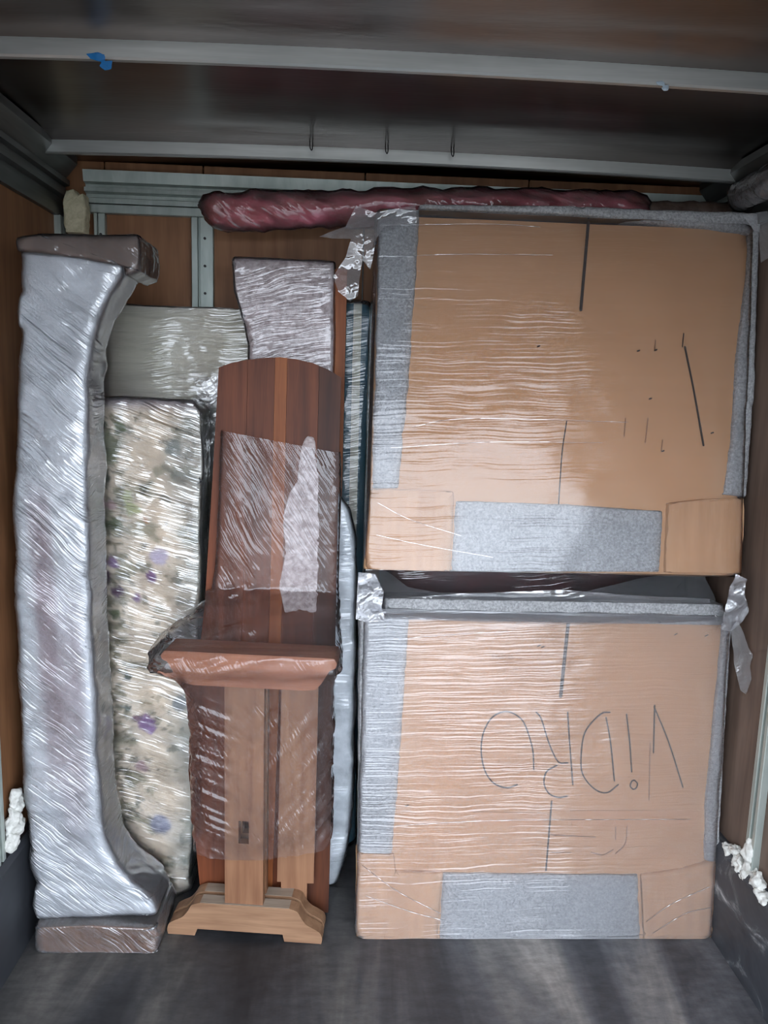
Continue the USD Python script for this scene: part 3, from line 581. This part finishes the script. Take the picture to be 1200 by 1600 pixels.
# ------------------------------------------------------------------ arched wooden tabletop: planks side by side
YA0, YA1 = 2.150, 2.205          # leans back a little
t = thing('arched_tabletop', 'tall arch-topped reddish wooden tabletop half wrapped in film', 'tabletop', loc=(-.2, 2.17, 0))
zt = at(435, 558, YA1)[2]
def lean(m):
    v = np.array(m.vertices); v[:, 1] += (YA1 - YA0) * v[:, 2] / zt; return trimesh.Trimesh(v, np.array(m.faces), process=False)
A = sg.Polygon([tuple(p) for p in xz([(341, 574), (360, 567), (385, 562), (412, 559), (437, 558), (462, 561), (488, 567), (512, 577), (533, 590), (530, 700), (527, 850), (524, 1000), (522, 1100)], YA1 - .01)] + [(-.04, .003), (-.425, .003)] + [tuple(p) for p in xz([(296, 1200), (306, 1080), (320, 940), (331, 740)], YA0 + .03)])
x0, _, x1, _ = A.bounds
cuts = [0, .22, .44, .54, .80, 1.0]; mats = ['red_wood', 'red_wood', 'orange_wood', 'red_wood', 'dark_wood']
L_ = lambda z: np.interp(z, [0, 1.0, 1.65], [-.425, -.385, -.375]); R_ = lambda z: np.interp(z, [0, 1.65], [-.035, -.030])
for k in range(5):
    zs = np.linspace(0, 1.8, 12)
    s = sg.Polygon([(L_(z) + (R_(z) - L_(z)) * cuts[k] + (.0003 if k else -.1), z) for z in zs] + [(L_(z) + (R_(z) - L_(z)) * cuts[k + 1] - (.0003 if k < 4 else -.1), z) for z in zs[::-1]])
    g = A.intersection(s)
    if g.geom_type != 'Polygon': g = max(g.geoms, key=lambda u: u.area)
    put(t, 'plank', lean(prism_y(g, YA0 + .0008 * (k % 2), YA0 + .030)), mats[k], smooth=False)
fs = soft(xz([(472, 700), (482, 688), (492, 692), (498, 740), (500, 850), (499, 930), (496, 966), (470, 960), (446, 966), (436, 920), (446, 870), (440, 820), (452, 780), (464, 760), (466, 726)], YA1 - .03), YA0 - .021, YA0 + .004, .010, 2, .003, 26, 110, .004)
put(t, 'foam_sheet', lean(fs), 'blush_foam', smooth=50, label='pale foam sheet under the film')

# ------------------------------------------------------------------ trestle legs
ang = math.atan2(2.005 - 2.063, .45)
def trestle(name, label, dx, dy, foot_mat):
    M = trimesh.transformations.translation_matrix((-.508 + dx, 2.063 + dy, 0)) @ trimesh.transformations.rotation_matrix(ang * .75, [0, 0, 1])
    t = thing(name, label, 'trestle leg', matrix=M)
    og = [(0, .108), (.022, .100), (.034, .080), (.050, .060), (.072, .048), (.090, .036), (.096, .018), (.094, .002)]
    rt = curve([(.360 + a, b) for a, b in og], 4); lf = curve([(.094 - a, b) for a, b in og], 4)[::-1]
    fpoly = sg.Polygon(list(map(tuple, lf)) + list(map(tuple, rt)) + [(.345, .002), (.340, .024), (.088, .024), (.080, .002)]).buffer(0)
    ft = put(t, 'foot', prism_y(fpoly, 0, .040), foot_mat, smooth=30, world=False)
    put(ft, 'foot_edge', prism_y(sg.Polygon([(.096, .1081), (.358, .1081), (.358, .1092), (.096, .1092)]), .001, .039), 'worn_edge', world=False, label='worn grey upper edge of the foot')
    post = m3.Manifold.cube((.112, .026, .675)).translate((.168, .007, .1085)) - m3.Manifold.cube((.030, .1, .070)).translate((.208, -.03, .30))
    put(t, 'post', from_manifold(post), 'post_wood', smooth=False, world=False)
    C_ = [(-.006, .858), (.004, .872), (.474, .872), (.482, .858), (.478, .846), (.462, .838), (.440, .800), (.424, .782), (.39, .778), (.085, .778), (.052, .784), (.032, .806), (.012, .842), (-.002, .848)]
    put(t, 'crossbar', prism_y(sg.Polygon(C_).buffer(-.004).buffer(.005), -.006, .046), 'crossbar_wood', smooth=30, world=False)
    return t
trestle('trestle', 'front wooden trestle leg with ogee foot and slotted post', 0, -.005, 'foot_wood')
trestle('trestle', 'second wooden trestle leg standing directly behind the front one', .004, .048, 'foot_wood')
t = thing('stretcher_beam', 'upright wooden stretcher beam with stepped tenon end right of the trestle posts', 'beam', loc=(-.14, 2.135, 0))
YN = 2.116
l, r_ = at(437, 1380, YN)[0], at(487, 1380, YN)[0]
sb = sg.Polygon([(l + .004, .003), (r_ - .014, .003), (r_ - .014, .125), (r_ + .006, .125), (r_ + .010, .80), (l, .80), (l - .008, .13), (l + .004, .13)])
put(t, 'beam', prism_y(sb, YN, YN + .024), 'post_wood', smooth=False)

# film round the trestle bundle: a loop at every height, stretched from the tabletop out over the crossbars and back in
t = '/World/trestle_film'
rows = []   # z, x left, x right, y front, y back
for z, a, b, yf in [(1.475, -.372, -.034, 2.168), (1.44, -.373, -.032, 2.166), (1.30, -.377, -.030, 2.158), (1.12, -.384, -.030, 2.150), (1.02, -.394, -.030, 2.150), (.965, -.425, -.029, 2.095), (.92, -.475, -.026, 2.04), (.880, -.540, -.016, 1.978), (.843, -.536, -.016, 1.976), (.81, -.480, -.030, 1.990), (.775, -.452, -.034, 1.996), (.72, -.440, -.036, 2.005), (.60, -.437, -.037, 2.015), (.45, -.437, -.037, 2.022), (.33, -.437, -.037, 2.028), (.255, -.436, -.037, 2.034)]:
    rows.append((z, a, b, yf))
rows = np.array(rows); zs = np.linspace(rows[0, 0], rows[-1, 0], 220)
cx = [np.interp(-zs, -rows[:, 0], rows[:, k]) for k in (1, 2, 3)]
yb = np.interp(zs, [0, 1.5], [2.186, 2.236]); nth = 300; V = []
for z, a, b, yf, y2 in zip(zs, *cx, yb):
    th = np.arange(nth) / nth * 2 * np.pi; e = 5.0
    c, s = np.cos(th), np.sin(th); e = 5 + 6 * np.exp(-((z - .84) / .07) ** 2); rr = (np.abs(c) ** e + np.abs(s) ** e) ** (-1 / e)
    x = (a + b) / 2 + (b - a) / 2 * c * rr; y = (yf + y2) / 2 + (y2 - yf) / 2 * s * rr
    u = (x - (a + b) / 2) / (b - a)
    zoff = np.where(z > 1.38, -(u + .5) * .055 * np.clip((z - 1.38) / .09, 0, 1), 0) + np.where(z < .45, (.45 - z) / .2 * (.075 * np.clip(u + .1, 0, 1) ** 1.5 + .030 * np.clip(-u - .2, 0, 1)), 0)
    V.append(np.c_[x, y, z + zoff])
V = np.array(V).reshape(-1, 3); nr = len(zs)
I = np.arange(nr * nth).reshape(nr, nth); J = np.roll(I, -1, 1)
fm = trimesh.Trimesh(V, np.vstack([np.c_[I[:-1].ravel(), J[1:].ravel(), I[1:].ravel()], np.c_[I[:-1].ravel(), J[:-1].ravel(), J[1:].ravel()]]), process=False)
fm = trimesh.Trimesh(V, np.array(fm.faces)[:, ::-1], process=False)
v = np.array(fm.vertices); nn = np.array(fm.vertex_normals); fold = 0
low = lambda z: np.clip((.765 - z) / .05, 0, 1)
tent = lambda z: np.clip((1.06 - z) / .06, 0, 1) * np.clip((z - .80) / .03, 0, 1)
for th, w_, x_, k_ in ((35, 40, lambda x, z: np.clip((x + .34 - (.80 - z) * .10) / .12, 0, 1) * low(z), 1), (-68, 46, lambda x, z: np.clip((-.30 - x) / .06, 0, 1) * low(z), 2),
                       (84, 34, lambda x, z: tent(z) * .9, 3), (62, 30, lambda x, z: tent(z) * np.clip((-.2 - x) / .1, 0, 1), 4)):
    c_ = v[:, 0] * math.cos(math.radians(th)) - v[:, 2] * math.sin(math.radians(th)); al = v[:, 0] * math.sin(math.radians(th)) + v[:, 2] * math.cos(math.radians(th))
    f_ = fbm(np.c_[c_ * w_, al * 2.2, np.full(len(v), k_ * 3.)], 3, 130 + k_); fold = fold + (1 - np.minimum(np.abs(f_ - .5) * 7, 1)) * x_(v[:, 0], v[:, 2])
fm.vertices = v + nn * (fold * .007)[:, None]
lump(fm, .004, 11, 120, (1, 1, .6)); lump(fm, .0016, 40, 121)
lone('trestle_film', fm, 'film_table', 'clear stretch film wound round the wooden tabletop and trestle legs', 'stretch film', smooth=True)
